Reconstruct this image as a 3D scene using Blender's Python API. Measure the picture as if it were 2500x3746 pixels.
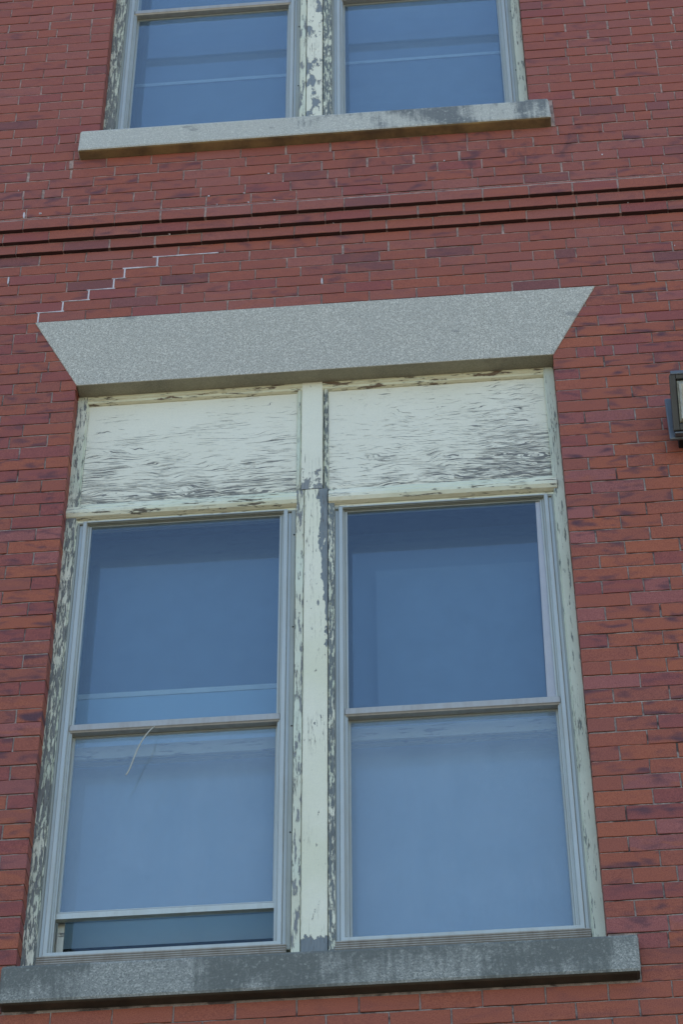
import bpy, math, random
from mathutils import Vector, Matrix, noise
random.seed(11)
for o in list(bpy.data.objects): bpy.data.objects.remove(o)
sc = bpy.context.scene
COL = sc.collection
U = 0.066                       # one brick course, metres
Z0 = 1.6 + 116.194 * U          # height of the lower lintel's underside course
def W(X, Y, Z):                 # course units -> world metres (x right, y into the wall, z up)
    return Vector(((X - 15) * U, Y * U, Z0 + Z * U))

# ------------------------------------------------------------------ camera
cam = bpy.data.cameras.new('camera'); camo = bpy.data.objects.new('camera', cam); COL.objects.link(camo)
sc.camera = camo
cam.sensor_fit = 'HORIZONTAL'; cam.sensor_width = 36; cam.lens = 9213.5 / 2500 * 36
cam.clip_start = 0.1; cam.clip_end = 3000
pit, yaw, rol = math.radians(44.60048), math.radians(-4.61757), math.radians(-0.30747)
F = Vector((math.sin(yaw) * math.cos(pit), math.cos(yaw) * math.cos(pit), math.sin(pit)))
Rt = F.cross(Vector((0, 0, 1))).normalized(); Up = Rt.cross(F)
R2 = Rt * math.cos(rol) + Up * math.sin(rol); U2 = -Rt * math.sin(rol) + Up * math.cos(rol)
M = Matrix((R2, U2, -F)).transposed().to_4x4(); M.translation = W(25.1333, -105.0133, -116.194)
camo.matrix_world = M

# ------------------------------------------------------------------ sky and sun (sun stands behind the building)
SUN_EL, SUN_AZ = math.radians(52), math.radians(18)     # azimuth from +Y towards +X
w = bpy.data.worlds.new('World'); sc.world = w; w.use_nodes = True
wt = w.node_tree; wt.nodes.clear()
sky = wt.nodes.new('ShaderNodeTexSky'); sky.sky_type = 'NISHITA'; sky.sun_disc = False
sky.sun_elevation = SUN_EL; sky.sun_rotation = SUN_AZ
sky.air_density = 1.0; sky.dust_density = 1.0; sky.ozone_density = 1.4
bg = wt.nodes.new('ShaderNodeBackground'); bg.inputs['Strength'].default_value = 0.12
wo = wt.nodes.new('ShaderNodeOutputWorld')
wt.links.new(sky.outputs[0], bg.inputs[0]); wt.links.new(bg.outputs[0], wo.inputs[0])
sl = bpy.data.lights.new('sun', 'SUN'); sl.energy = 3.5; sl.angle = math.radians(0.5); sl.color = (1.0, 0.95, 0.87)
so = bpy.data.objects.new('sun', sl); COL.objects.link(so)
sd = Vector((math.sin(SUN_AZ) * math.cos(SUN_EL), math.cos(SUN_AZ) * math.cos(SUN_EL), math.sin(SUN_EL)))
so.rotation_euler = sd.to_track_quat('Z', 'Y').to_euler(); so.location = sd * 60

sc.view_settings.view_transform = 'Standard'; sc.view_settings.look = 'None'
sc.view_settings.exposure = 1.66; sc.view_settings.gamma = 1.0
sc.cycles.max_bounces = 8; sc.cycles.diffuse_bounces = 4; sc.cycles.glossy_bounces = 4
sc.cycles.transparent_max_bounces = 24; sc.cycles.caustics_reflective = False; sc.cycles.caustics_refractive = False
sc.cycles.use_denoising = True
sc.cycles.sample_clamp_indirect = 4

# ------------------------------------------------------------------ node helpers
class NT:
    def __init__(s, name):
        s.m = bpy.data.materials.new(name); s.m.use_nodes = True; s.t = s.m.node_tree; s.t.nodes.clear()
        s.out = s.t.nodes.new('ShaderNodeOutputMaterial')
    def n(s, ty, **kw):
        nd = s.t.nodes.new(ty)
        for k, v in kw.items():
            if hasattr(nd, k): setattr(nd, k, v)
            else: s.put(nd.inputs[k.replace('_', ' ')], v)
        return nd
    def put(s, sock, v):
        if isinstance(v, bpy.types.NodeSocket): s.t.links.new(v, sock)
        else:
            if isinstance(v, (tuple, list)) and len(v) == 3 and sock.type == 'RGBA': v = (*v, 1)
            sock.default_value = v
    def math(s, op, a, b=0.0, c=None, clamp=False):
        nd = s.t.nodes.new('ShaderNodeMath'); nd.operation = op; nd.use_clamp = clamp
        s.put(nd.inputs[0], a); s.put(nd.inputs[1], b)
        if c is not None: s.put(nd.inputs[2], c)
        return nd.outputs[0]
    def mix(s, f, a, b, bt='MIX'):
        nd = s.t.nodes.new('ShaderNodeMix'); nd.data_type = 'RGBA'; nd.blend_type = bt
        s.put(nd.inputs[0], f); s.put(nd.inputs[6], a); s.put(nd.inputs[7], b); return nd.outputs[2]
    def ramp(s, f, pts, interp='LINEAR'):
        nd = s.t.nodes.new('ShaderNodeValToRGB'); cr = nd.color_ramp; cr.interpolation = interp
        while len(cr.elements) < len(pts): cr.elements.new(0.5)
        for e, (p, c) in zip(cr.elements, pts):
            e.position = p; e.color = (*c, 1) if isinstance(c, (tuple, list)) else (c, c, c, 1)
        s.put(nd.inputs[0], f); return nd.outputs[0]
    def rng(s, v, a, b, c=0.0, d=1.0, smooth=False):
        nd = s.t.nodes.new('ShaderNodeMapRange')
        if smooth: nd.interpolation_type = 'SMOOTHSTEP'
        for i, x in enumerate((v, a, b, c, d)): s.put(nd.inputs[i], x)
        return nd.outputs[0]
    def pos(s):
        if not hasattr(s, '_p'): s._p = s.t.nodes.new('ShaderNodeNewGeometry').outputs['Position']
        return s._p
    def obj(s):
        if not hasattr(s, '_o'): s._o = s.t.nodes.new('ShaderNodeTexCoord').outputs['Object']
        return s._o
    def sep(s, v):
        nd = s.t.nodes.new('ShaderNodeSeparateXYZ'); s.put(nd.inputs[0], v); return nd.outputs
    def scale(s, v, sx, sy, sz, loc=(0, 0, 0)):
        nd = s.t.nodes.new('ShaderNodeMapping'); s.put(nd.inputs[0], v); nd.inputs[3].default_value = (sx, sy, sz)
        nd.inputs[1].default_value = loc; return nd.outputs[0]
    def noise(s, v, sc_, det=4, rough=.55, dist=0.0, col=False):
        nd = s.t.nodes.new('ShaderNodeTexNoise'); s.put(nd.inputs['Vector'], v); nd.inputs['Scale'].default_value = sc_
        nd.inputs['Detail'].default_value = det; nd.inputs['Roughness'].default_value = rough; nd.inputs['Distortion'].default_value = dist
        return nd.outputs[1 if col else 0]
    def bump(s, h, dist=.001, strength=1.0, nrm=None):
        nd = s.t.nodes.new('ShaderNodeBump'); nd.inputs['Distance'].default_value = dist; nd.inputs['Strength'].default_value = strength
        s.put(nd.inputs['Height'], h)
        if nrm is not None: s.put(nd.inputs['Normal'], nrm)
        return nd.outputs[0]
    def pbr(s, col, rough=.7, spec=.4, nrm=None, metal=0.0, **kw):
        nd = s.t.nodes.new('ShaderNodeBsdfPrincipled')
        s.put(nd.inputs['Base Color'], col); s.put(nd.inputs['Roughness'], rough)
        s.put(nd.inputs['Specular IOR Level'], spec); s.put(nd.inputs['Metallic'], metal)
        if nrm is not None: s.put(nd.inputs['Normal'], nrm)
        s.t.links.new(nd.outputs[0], s.out.inputs[0]); return nd

# ------------------------------------------------------------------ materials
def mat_brick():
    s = NT('brick')
    a = s.t.nodes.new('ShaderNodeAttribute'); a.attribute_name = 'tone'
    l = s.t.nodes.new('ShaderNodeAttribute'); l.attribute_name = 'local'
    tc = s.sep(a.outputs['Color'])
    base = s.ramp(tc[0], [(0.0, (.285, .100, .071)), (.2, (.255, .080, .053)), (.42, (.295, .086, .047)), (.66, (.335, .098, .046)),
                          (.82, (.235, .066, .054)), (.93, (.29, .098, .082)), (1.0, (.165, .064, .056))])
    lv = l.outputs['Vector']
    m1 = s.noise(s.scale(lv, 11, 11, 26), 1, 1.2, .45, .3)
    m1 = s.rng(m1, .46, .76, 0, 1, True)
    m1 = s.math('MULTIPLY', m1, tc[1])
    c = s.mix(m1, base, (.075, .036, .046))
    px, _, pz = s.sep(s.pos())       # rain-washed soot below the dark end of the upper sill
    reg = s.math('MULTIPLY', s.rng(px, W(13, 0, 0)[0], W(21, 0, 0)[0]), s.rng(px, W(38, 0, 0)[0], W(33, 0, 0)[0]))
    reg = s.math('MULTIPLY', reg, s.math('MULTIPLY', s.rng(pz, W(0, 0, 17.6)[2], W(0, 0, 20)[2]), s.rng(pz, W(0, 0, 23.6)[2], W(0, 0, 23.3)[2])))
    sn = s.rng(s.noise(s.scale(s.pos(), 9, 9, 7), 1, 5, .7, .4), .50, .66, 0, .85, True)
    c = s.mix(s.math('MULTIPLY', reg, sn), c, (.055, .035, .040))
    # orange kiln flush towards the middle of some bricks, mauve film elsewhere
    m2 = s.rng(s.noise(s.scale(lv, 9, 9, 22, (3, 1, 7)), 1, 2, .5, .3), .48, .66, 0, .6, True)
    m2 = s.math('MULTIPLY', m2, tc[2])
    c = s.mix(m2, c, (.36, .108, .046))
    fine = s.noise(s.pos(), 260, 4, .65)
    c = s.mix(.5, c, s.mix(s.rng(fine, .3, .7), (.0, .0, .0), (1, 1, 1)), 'SOFT_LIGHT')
    # face wear: broad film and pale scuffs
    big = s.noise(s.pos(), 1.6, 4, .6)
    c = s.mix(s.rng(big, .40, .68, 0, .22), c, (.26, .078, .062))
    z = s.sep(s.pos())[2]
    c = s.mix(s.rng(z, W(0, 0, 2)[2], W(0, 0, 22)[2], 0, .25), c, (.28, .084, .066))
    sc1 = s.noise(s.scale(s.pos(), 11, 11, 18, (4, 0, 2)), 1, 6, .7)
    c = s.mix(s.rng(sc1, .72, .80, 0, .45), c, (.42, .36, .36))
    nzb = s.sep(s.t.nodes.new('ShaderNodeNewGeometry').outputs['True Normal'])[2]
    c = s.mix(s.math('MULTIPLY', s.rng(nzb, -.45, -.8), a.outputs['Alpha']), c, (.030, .018, .018))     # shade under the arrises painted into the brick colour, darkest on the corbels
    h = s.noise(s.scale(s.pos(), 180, 180, 300), 1, 5, .65)
    h2 = s.noise(s.pos(), 38, 3, .6)
    hh = s.math('ADD', h, s.math('MULTIPLY', h2, 1.4))
    s.pbr(c, s.rng(fine, .3, .7,   .55, .72), .28, s.bump(hh, .0009, .55)); return s.m
def mat_mortar():
    s = NT('mortar')
    z = s.sep(s.pos())[2]
    base = s.mix(s.rng(z, W(0, 0, -2)[2], W(0, 0, 18)[2]), (.37, .315, .275), (.46, .325, .275))
    n = s.noise(s.pos(), 24, 5, .7); n2 = s.noise(s.pos(), 300, 3, .6)
    c = s.mix(s.rng(n, .35, .7), base, (.15, .12, .11))
    dk = s.rng(s.noise(s.scale(s.pos(), 8, 8, 11, (2, 0, 5)), 1, 3, .6), .53, .60, 0, .8)
    dk = s.math('MULTIPLY', dk, s.rng(z, W(0, 0, 8)[2], W(0, 0, -2)[2], .25, 1))
    c = s.mix(dk, c, (.05, .04, .038))
    c = s.mix(.4, c, s.ramp(n2, [(.3, (.2, .2, .2)), (.7, (.9, .9, .9))]), 'OVERLAY')
    s.pbr(c, .95, .15, s.bump(s.math('ADD', n2, n), .003, .8)); return s.m
def mat_white(): 
    s = NT('pale_lime'); n = s.noise(s.pos(), 90, 4, .6)
    s.pbr(s.mix(s.rng(n, .3, .7), (.62, .58, .58), (.45, .41, .42)), .9, .2, s.bump(n, .001)); return s.m
def mat_granite(name, base, dark, light, stain=0, under=None, seed=0):
    s = NT(name); P = s.pos()
    g1 = s.noise(P, 225, 2, .7); g2 = s.noise(s.scale(P, 1, 1, 1, (7, 3, 1)), 155, 2, .7)
    c = s.mix(s.rng(g1, .50, .60), base, dark)
    c = s.mix(s.rng(g2, .55, .60), c, light)
    ws = s.rng(s.noise(s.scale(P, 16, 16, 1.6, (seed, 0, 4)), 1, 4, .6), .55, .75, 0, .22)
    c = s.mix(ws, c, (base[0]*.62, base[1]*.63, base[2]*.60))
    sp = s.rng(s.noise(s.scale(P, 6, 6, 9, (seed + 8, 0, 4)), 1, 2, .5), .715, .74, 0, .5)
    c = s.mix(sp, c, (.16, .165, .16))
    g3 = s.noise(P, 3.2, 4, .6)
    c = s.mix(s.rng(g3, .35, .7, 0, .25), c, (base[0]*.8, base[1]*.82, base[2]*.86))
    if stain:
        st = s.noise(s.scale(P, 3.3, 3, 5.0, (seed, 1.3, 0)), 1, 6, .66, .5)
        # growth gathers along the stone's top edge, streaks run down from it
        run = s.noise(s.scale(P, 55, 3, 6, (seed, 0, 0)), 1, 3, .6)
        z = s.sep(P)[2]; zt = W(0, 0, stain[0])[2]; zb = W(0, 0, stain[1])[2]
        k = s.math('ADD', st, s.rng(z, zb, zt, -.04, .10)); k = s.math('ADD', k, s.math('MULTIPLY', s.math('SUBTRACT', run, .5), .42))
        x = s.sep(P)[0]
        for (xc, hw, amt) in stain[3]:
            dx = s.math('ABSOLUTE', s.math('SUBTRACT', x, W(xc, 0, 0)[0]))
            k = s.math('ADD', k, s.rng(dx, hw * U * .35, hw * U, amt, 0, True))
        c = s.mix(s.rng(k, stain[2], stain[2] + .24, 0, .86, True), c, stain[4])
        hv = s.noise(s.scale(P, 1, 1, 1, (seed, 5, 2)), 60, 4, .7)
        c = s.mix(s.rng(hv, .56, .68, 0, .45), c, (base[0]*1.5, base[1]*1.5, base[2]*1.45))
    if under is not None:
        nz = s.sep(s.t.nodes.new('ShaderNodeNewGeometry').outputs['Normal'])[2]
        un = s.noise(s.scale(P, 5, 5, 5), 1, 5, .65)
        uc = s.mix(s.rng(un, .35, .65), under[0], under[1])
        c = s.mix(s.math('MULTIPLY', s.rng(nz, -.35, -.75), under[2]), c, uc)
    s.pbr(c, .82, .3, s.bump(s.math('ADD', g1, s.math('MULTIPLY', g3, 2)), .0012, .6)); return s.m
# peeling paint: paint where the noise stays under a threshold, bare weathered wood elsewhere
def mat_peel(name, stretch, thr, grads=(), warp=0.0, paint=(.75, .74, .59), paint2=(.60, .66, .52), wood=(.165, .185, .195), wood2=(.27, .28, .27),
             crack=None, coarse=None, soft=.012, det=6, seed=0, rough_noise=.68, grain=(1, 1, 1), extra=None):
    s = NT(name); P = s.pos()
    v = s.scale(P, *stretch, (seed, seed * .7, seed * 1.3))
    if warp:
        wn = s.noise(s.scale(P, 2.2, 2.2, 5.5, (seed, 0, 3)), 1, 3, .55, .8, True)
        ad = s.t.nodes.new('ShaderNodeVectorMath'); ad.operation = 'MULTIPLY_ADD'
        s.put(ad.inputs[0], wn); ad.inputs[1].default_value = (warp * .6, 0, warp * 34); s.put(ad.inputs[2], v); v = ad.outputs[0]
    n = s.noise(v, 1, det, rough_noise)
    X, Y, Z = s.sep(P)
    t = thr
    for ax, a, b, d in grads:
        org = {'x': 0, 'z': 2}[ax]
        pa = W(a, 0, a)[org]; pb = W(b, 0, b)[org]
        t = s.math('ADD', t, s.rng({'x': X, 'z': Z}[ax], pa, pb, 0, d))
    blot = s.noise(s.scale(P, 7, 7, 5, (seed + 2, 1, 0)), 1, 3, .5)
    t = s.math('ADD', t, s.rng(blot, .3, .7, -.035, .035))
    if extra:                                    # extra = bare region (function building a 0..1 mask)
        t = s.math('SUBTRACT', t, extra(s, X, Z))
    d = s.math('SUBTRACT', n, t)
    if coarse:
        n2_ = s.noise(s.scale(v, *coarse[0]), 1, 5, .6); t2 = coarse[1]
        for ax, a, b, dd in coarse[2]:
            t2 = s.math('ADD', t2, s.rng({'x': X, 'z': Z}[ax], W(a, 0, a)[{'x': 0, 'z': 2}[ax]], W(b, 0, b)[{'x': 0, 'z': 2}[ax]], 0, dd))
        d = s.math('MAXIMUM', d, s.math('SUBTRACT', n2_, t2))
    bare = s.rng(d, -soft, soft)
    rim = s.math('MULTIPLY', s.rng(d, -soft * 2.2, -soft * .6), s.rng(d, soft * .8, -soft * .2))
    wn2 = s.noise(s.scale(P, *[g * 40 for g in grain]), 1, 4, .6)
    wc = s.mix(s.rng(wn2, .3, .7), wood, wood2)
    pn = s.noise(s.scale(P, 3, 3, 3, (1, seed, 2)), 1, 4, .6)
    pc = s.mix(s.rng(pn, .35, .65), paint, paint2)
    pc = s.mix(s.rng(s.noise(P, 130, 3, .6), .35, .7, 0, .12), pc, (.35, .37, .33))
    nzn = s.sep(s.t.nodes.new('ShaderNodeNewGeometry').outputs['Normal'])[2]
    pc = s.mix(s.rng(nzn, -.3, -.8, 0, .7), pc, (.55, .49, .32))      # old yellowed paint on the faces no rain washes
    c = s.mix(bare, pc, wc)
    c = s.mix(s.math('MULTIPLY', rim, .55), c, (.08, .07, .055))
    if crack:                                    # long fine cracks along the grain
        cn = s.noise(s.scale(P, *crack, (seed, 3, 0)), 1, 3, .55)
        cr = s.rng(s.math('ABSOLUTE', s.math('SUBTRACT', cn, .5)), .014, .004, 0, 1)
        cl = s.rng(s.noise(s.scale(P, 9, 9, 3, (seed, 0, 0)), 1, 2, .5), .48, .58)
        c = s.mix(s.math('MULTIPLY', s.math('MULTIPLY', cr, cl), .95), c, (.10, .09, .07))
    h = s.math('ADD', s.math('MULTIPLY', s.math('SUBTRACT', 1.0, bare), 1.0), s.math('MULTIPLY', wn2, .4))
    s.pbr(c, s.math('ADD', s.math('MULTIPLY', bare, .3), .55), .35, s.bump(h, .0016, .8)); return s.m
def mat_alu(name='aluminium', col=(.50, .51, .44), dirt=(.26, .25, .23), amt=.5, rough=.34, metal=.6, warm=0.0):
    s = NT(name); P = s.pos()
    n = s.noise(s.scale(P, 30, 30, 3), 1, 5, .65); n2 = s.noise(P, 240, 3, .6); n3 = s.noise(P, 6, 4, .6)
    c = s.mix(s.math('MULTIPLY', s.rng(n, .42, .80), amt * .6), col, dirt)
    c = s.mix(s.rng(n2, .60, .72, 0, .4), c, dirt)
    c = s.mix(s.rng(n3, .4, .7, 0, .35), c, (col[0]*.78, col[1]*.77, col[2]*.76))
    s.pbr(c, s.rng(n, .3, .7, rough, rough + .22), .5, s.bump(n2, .0004, .4), metal); return s.m
def mat_glass(name, seed=0, dust=.05, dustcol=(.45, .52, .55), fr=1.0, wav=.5, streak=(55, 1, 2.2)):
    s = NT(name); P = s.pos()
    tr = s.t.nodes.new('ShaderNodeBsdfTransparent'); s.put(tr.inputs[0], (.90, .94, .95))
    gl = s.t.nodes.new('ShaderNodeBsdfGlossy'); gl.inputs['Roughness'].default_value = .015; s.put(gl.inputs[0], (.84, .94, 1.0))
    wv = s.noise(s.scale(P, 2.4, 2.4, 1.6, (seed, 0, 0)), 1, 2, .5)
    nb = s.bump(wv, .0035, wav); s.put(gl.inputs['Normal'], nb)
    fz = s.t.nodes.new('ShaderNodeFresnel')
    s.put(fz.inputs[0], s.math('MULTIPLY_ADD', s.t.nodes.new('ShaderNodeNewGeometry').outputs['Backfacing'], 1 / 1.52 - 1.52, 1.52))
    f = s.math('MULTIPLY', fz.outputs[0], fr, clamp=True)
    mx = s.t.nodes.new('ShaderNodeMixShader'); s.put(mx.inputs[0], f); s.put(mx.inputs[1], tr.outputs[0]); s.put(mx.inputs[2], gl.outputs[0])
    df = s.t.nodes.new('ShaderNodeBsdfDiffuse'); s.put(df.inputs[0], dustcol)
    dn = s.noise(s.scale(P, *streak, (seed, 0, 0)), 1, 5, .6); dn2 = s.noise(s.scale(P, 5, 5, 5, (seed, 2, 0)), 1, 4, .6)
    spk = s.rng(s.noise(P, 170, 2, .6), .72, .78, 0, .35)
    da = s.math('MULTIPLY', s.math('ADD', s.rng(dn, .35, .7, .93, 1.07), s.rng(dn2, .3, .7, .1, .4)), dust * .5)
    da = s.math('ADD', da, s.math('MULTIPLY', spk, dust * .8), clamp=True)
    m2 = s.t.nodes.new('ShaderNodeMixShader'); s.put(m2.inputs[0], da); s.put(m2.inputs[1], mx.outputs[0]); s.put(m2.inputs[2], df.outputs[0])
    s.t.links.new(m2.outputs[0], s.out.inputs[0]); return s.m
def mat_plain(name, col, rough=.8, var=.25, sc_=20, spec=.3, metal=0.0, stretch=(1, 1, 1), glow=None):
    s = NT(name); n = s.noise(s.scale(s.pos(), *stretch), sc_, 4, .6)
    c = s.mix(s.rng(n, .3, .7, 0, var * 2), col, tuple(x * .6 for x in col))
    s.pbr(c, rough, spec, s.bump(n, .0006, .4), metal); return s.m

BRICK, MORTAR, LIME = mat_brick(), mat_mortar(), mat_white()
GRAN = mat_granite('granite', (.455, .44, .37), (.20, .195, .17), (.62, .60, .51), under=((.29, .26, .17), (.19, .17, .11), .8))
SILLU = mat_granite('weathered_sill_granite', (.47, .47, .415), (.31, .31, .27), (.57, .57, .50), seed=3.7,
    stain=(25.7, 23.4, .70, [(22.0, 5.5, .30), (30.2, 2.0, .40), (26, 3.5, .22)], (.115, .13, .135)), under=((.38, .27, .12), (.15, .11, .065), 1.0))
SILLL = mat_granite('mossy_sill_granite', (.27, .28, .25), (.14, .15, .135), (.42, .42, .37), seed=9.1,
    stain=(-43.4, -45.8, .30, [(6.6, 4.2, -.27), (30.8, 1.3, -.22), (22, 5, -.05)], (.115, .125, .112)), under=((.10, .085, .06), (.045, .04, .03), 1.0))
PANEL_L = mat_peel('flaking_panel_paint', (9, 8, 330), .680, [('z', -.8, -4.5, -.085), ('z', -4.5, -7.5, -.03), ('z', -7.5, -8.9, -.05)], warp=1.0,
    coarse=((.75, 1, .30), .82, [('z', -5.5, -7.5, -.09), ('z', -7.4, -8.7, -.13)]),
    seed=1.0, soft=.007, grain=(.6, 1, 5), paint=(.75, .735, .60), paint2=(.71, .69, .55), wood=(.14, .145, .14), wood2=(.24, .24, .215))
PANEL_R = mat_peel('checked_panel_paint', (11, 8, 320), .674, [('x', 17, 24, -.055), ('x', 22, 28, -.005), ('z', -1, -5, -.045), ('z', -4.5, -8.8, -.055)], warp=1.25,
    coarse=((.75, 1, .32), .815, [('x', 17, 25, -.05), ('z', -1, -6.0, -.06), ('z', -6.4, -8.7, -.12)]),
    seed=5.0, soft=.007, grain=(.6, 1, 5), paint=(.75, .735, .60), paint2=(.71, .69, .55), wood=(.14, .145, .14), wood2=(.24, .24, .215))
CASE_L = mat_peel('badly_peeled_casing', (110, 110, 15), .488, [('z', -9, -7.5, .09), ('z', -.5, 10, -.09)], seed=2, crack=(120, 120, 3), grain=(5, 5, .5), wood=(.115, .13, .13), wood2=(.25, .26, .235), paint=(.68, .67, .53), paint2=(.52, .58, .44))
CASE_R = mat_peel('lightly_peeled_casing', (80, 80, 9), .600, [], seed=7, crack=(110, 110, 2), grain=(5, 5, .5), paint=(.58, .62, .50), paint2=(.52, .56, .44), wood=(.16, .19, .18), wood2=(.26, .30, .28))
def wedge(s, X, Z):     # the bare streak that starts at the transom and the bare foot of the mullion
    zz = s.rng(Z, W(0, 0, -22)[2], W(0, 0, -9)[2]); lo = s.math('MULTIPLY_ADD', zz, -.45 * U, W(15.62, 0, 0)[0])
    wob = s.math('MULTIPLY', s.math('SUBTRACT', s.noise(s.scale(s.pos(), 20, 20, 14), 1, 5, .6), .5), .9 * U)
    a = s.rng(s.math('ADD', s.math('SUBTRACT', X, lo), wob), 0, .08 * U)
    a = s.math('MULTIPLY', a, s.rng(s.math('ADD', Z, s.math('MULTIPLY', wob, 12)), W(0, 0, -22.5)[2], W(0, 0, -20.5)[2]))
    ft = s.rng(s.math('ADD', Z, wob), W(0, 0, -41.3)[2], W(0, 0, -41.8)[2])
    return s.math('MULTIPLY', s.math('MAXIMUM', a, ft), .3)
MULL = mat_peel('mullion_paint', (44, 44, 14), .655, [], seed=3, crack=(85, 85, 3.5), grain=(5, 5, .5), extra=wedge, paint=(.75, .74, .59), paint2=(.68, .68, .50), wood=(.15, .18, .19), wood2=(.21, .235, .24))
MULL_EDGE = mat_peel('mullion_edge_paint', (110, 110, 20), .49, [], seed=8, crack=(130, 130, 4), grain=(5, 5, .5), paint=(.68, .67, .53), paint2=(.50, .55, .40), wood=(.11, .135, .14), wood2=(.2, .22, .21))
MULL_LEFT = mat_peel('mullion_cracked_paint', (80, 80, 11), .565, [], seed=12, crack=(110, 110, 3), grain=(5, 5, .5), paint=(.60, .66, .53), paint2=(.60, .59, .44))
MULL_UP = mat_peel('upper_mullion_paint', (24, 24, 10), .555, [], seed=23, crack=(80, 80, 2.4), grain=(5, 5, .5), paint=(.75, .74, .59), paint2=(.68, .68, .54), wood=(.17, .20, .22), wood2=(.24, .27, .28))
TOPPOST = mat_peel('post_paint', (22, 22, 11), .70, [('z', -6.6, -8.9, -.22)], seed=31, crack=(70, 70, 2.5), grain=(5, 5, .5), paint=(.75, .74, .59), paint2=(.70, .69, .55))
MOULD = mat_peel('moulding_paint', (9, 30, 60), .615, [], seed=14, grain=(.6, 3, 3), crack=(3, 60, 90), paint=(.75, .74, .59), paint2=(.62, .65, .48), wood=(.10, .085, .06), wood2=(.2, .18, .14))
HEADM = mat_peel('head_bead_paint', (9, 30, 50), .575, [], seed=17, grain=(.6, 3, 3), crack=(3, 60, 90), paint=(.68, .70, .52), paint2=(.66, .62, .42), wood=(.13, .085, .055), wood2=(.2, .15, .10))
INNERW = mat_peel('inner_sash_paint', (9, 20, 60), .60, [], seed=19, grain=(.6, 3, 3), paint=(.55, .56, .48), paint2=(.48, .50, .42), wood=(.16, .17, .18), wood2=(.22, .23, .23))
ALU = mat_alu(); ALU_DULL = mat_alu('dull_aluminium', (.36, .375, .32), (.22, .23, .21), .6, .5, .45)
ALU_SILL = mat_alu('frame_sill_aluminium', (.36, .34, .29), (.10, .085, .07), .9, .45, .4)
ALU_RAIL = mat_alu('rail_aluminium', (.44, .42, .37), (.22, .19, .16), .7, .42, .6)
G_UP = [mat_glass('storm_glass', 1.0, .05, (.3, .42, .55), 1.4), mat_glass('storm_glass_clear', 4.0, .02, (.3, .42, .55), 1.4)]
G_LOW = mat_glass('dusty_storm_glass', 7.0, .36, (.40, .52, .63), 1.5, streak=(16, 1, 1.2))
G_MID = mat_glass('upper_storm_glass', 17.0, .07, (.34, .46, .58), 1.45, streak=(2, 1, 9))
G_IN = mat_glass('sash_glass', 11.0, .03, (.3, .42, .55), 1.5)
BLACKOUT = mat_plain('grey_shade_cloth', (.20, .25, .31), .9, .15, 9)
PALE = mat_plain('pale_shade_cloth', (.47, .60, .72), .9, .05, 3, stretch=(6, 1, 1))
DEEP = mat_plain('deep_blue_shade', (.155, .205, .27), .9, .1, 4)
TEAL = mat_plain('teal_shade', (.62, .74, .78), .8, .1, 5)
ROOM = mat_plain('room_plaster', (.10, .12, .13), .9, .2, 3)
WHITEP = mat_plain('white_strip', (.80, .80, .76), .6, .1, 20)
PINKP = mat_plain('pinkish_stop', (.80, .65, .60), .6, .12, 15)
BRONZE = mat_plain('bronze_housing', (.045, .043, .036), .42, .3, 30, .5)
BRONZE_SKY = mat_plain('sky_tinted_bronze', (.10, .115, .13), .35, .2, 20, .6)  # bronze with the blue sky reflection painted into its colour
BLACKM = mat_plain('dark_casting', (.012, .012, .012), .6, .2, 30)

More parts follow.
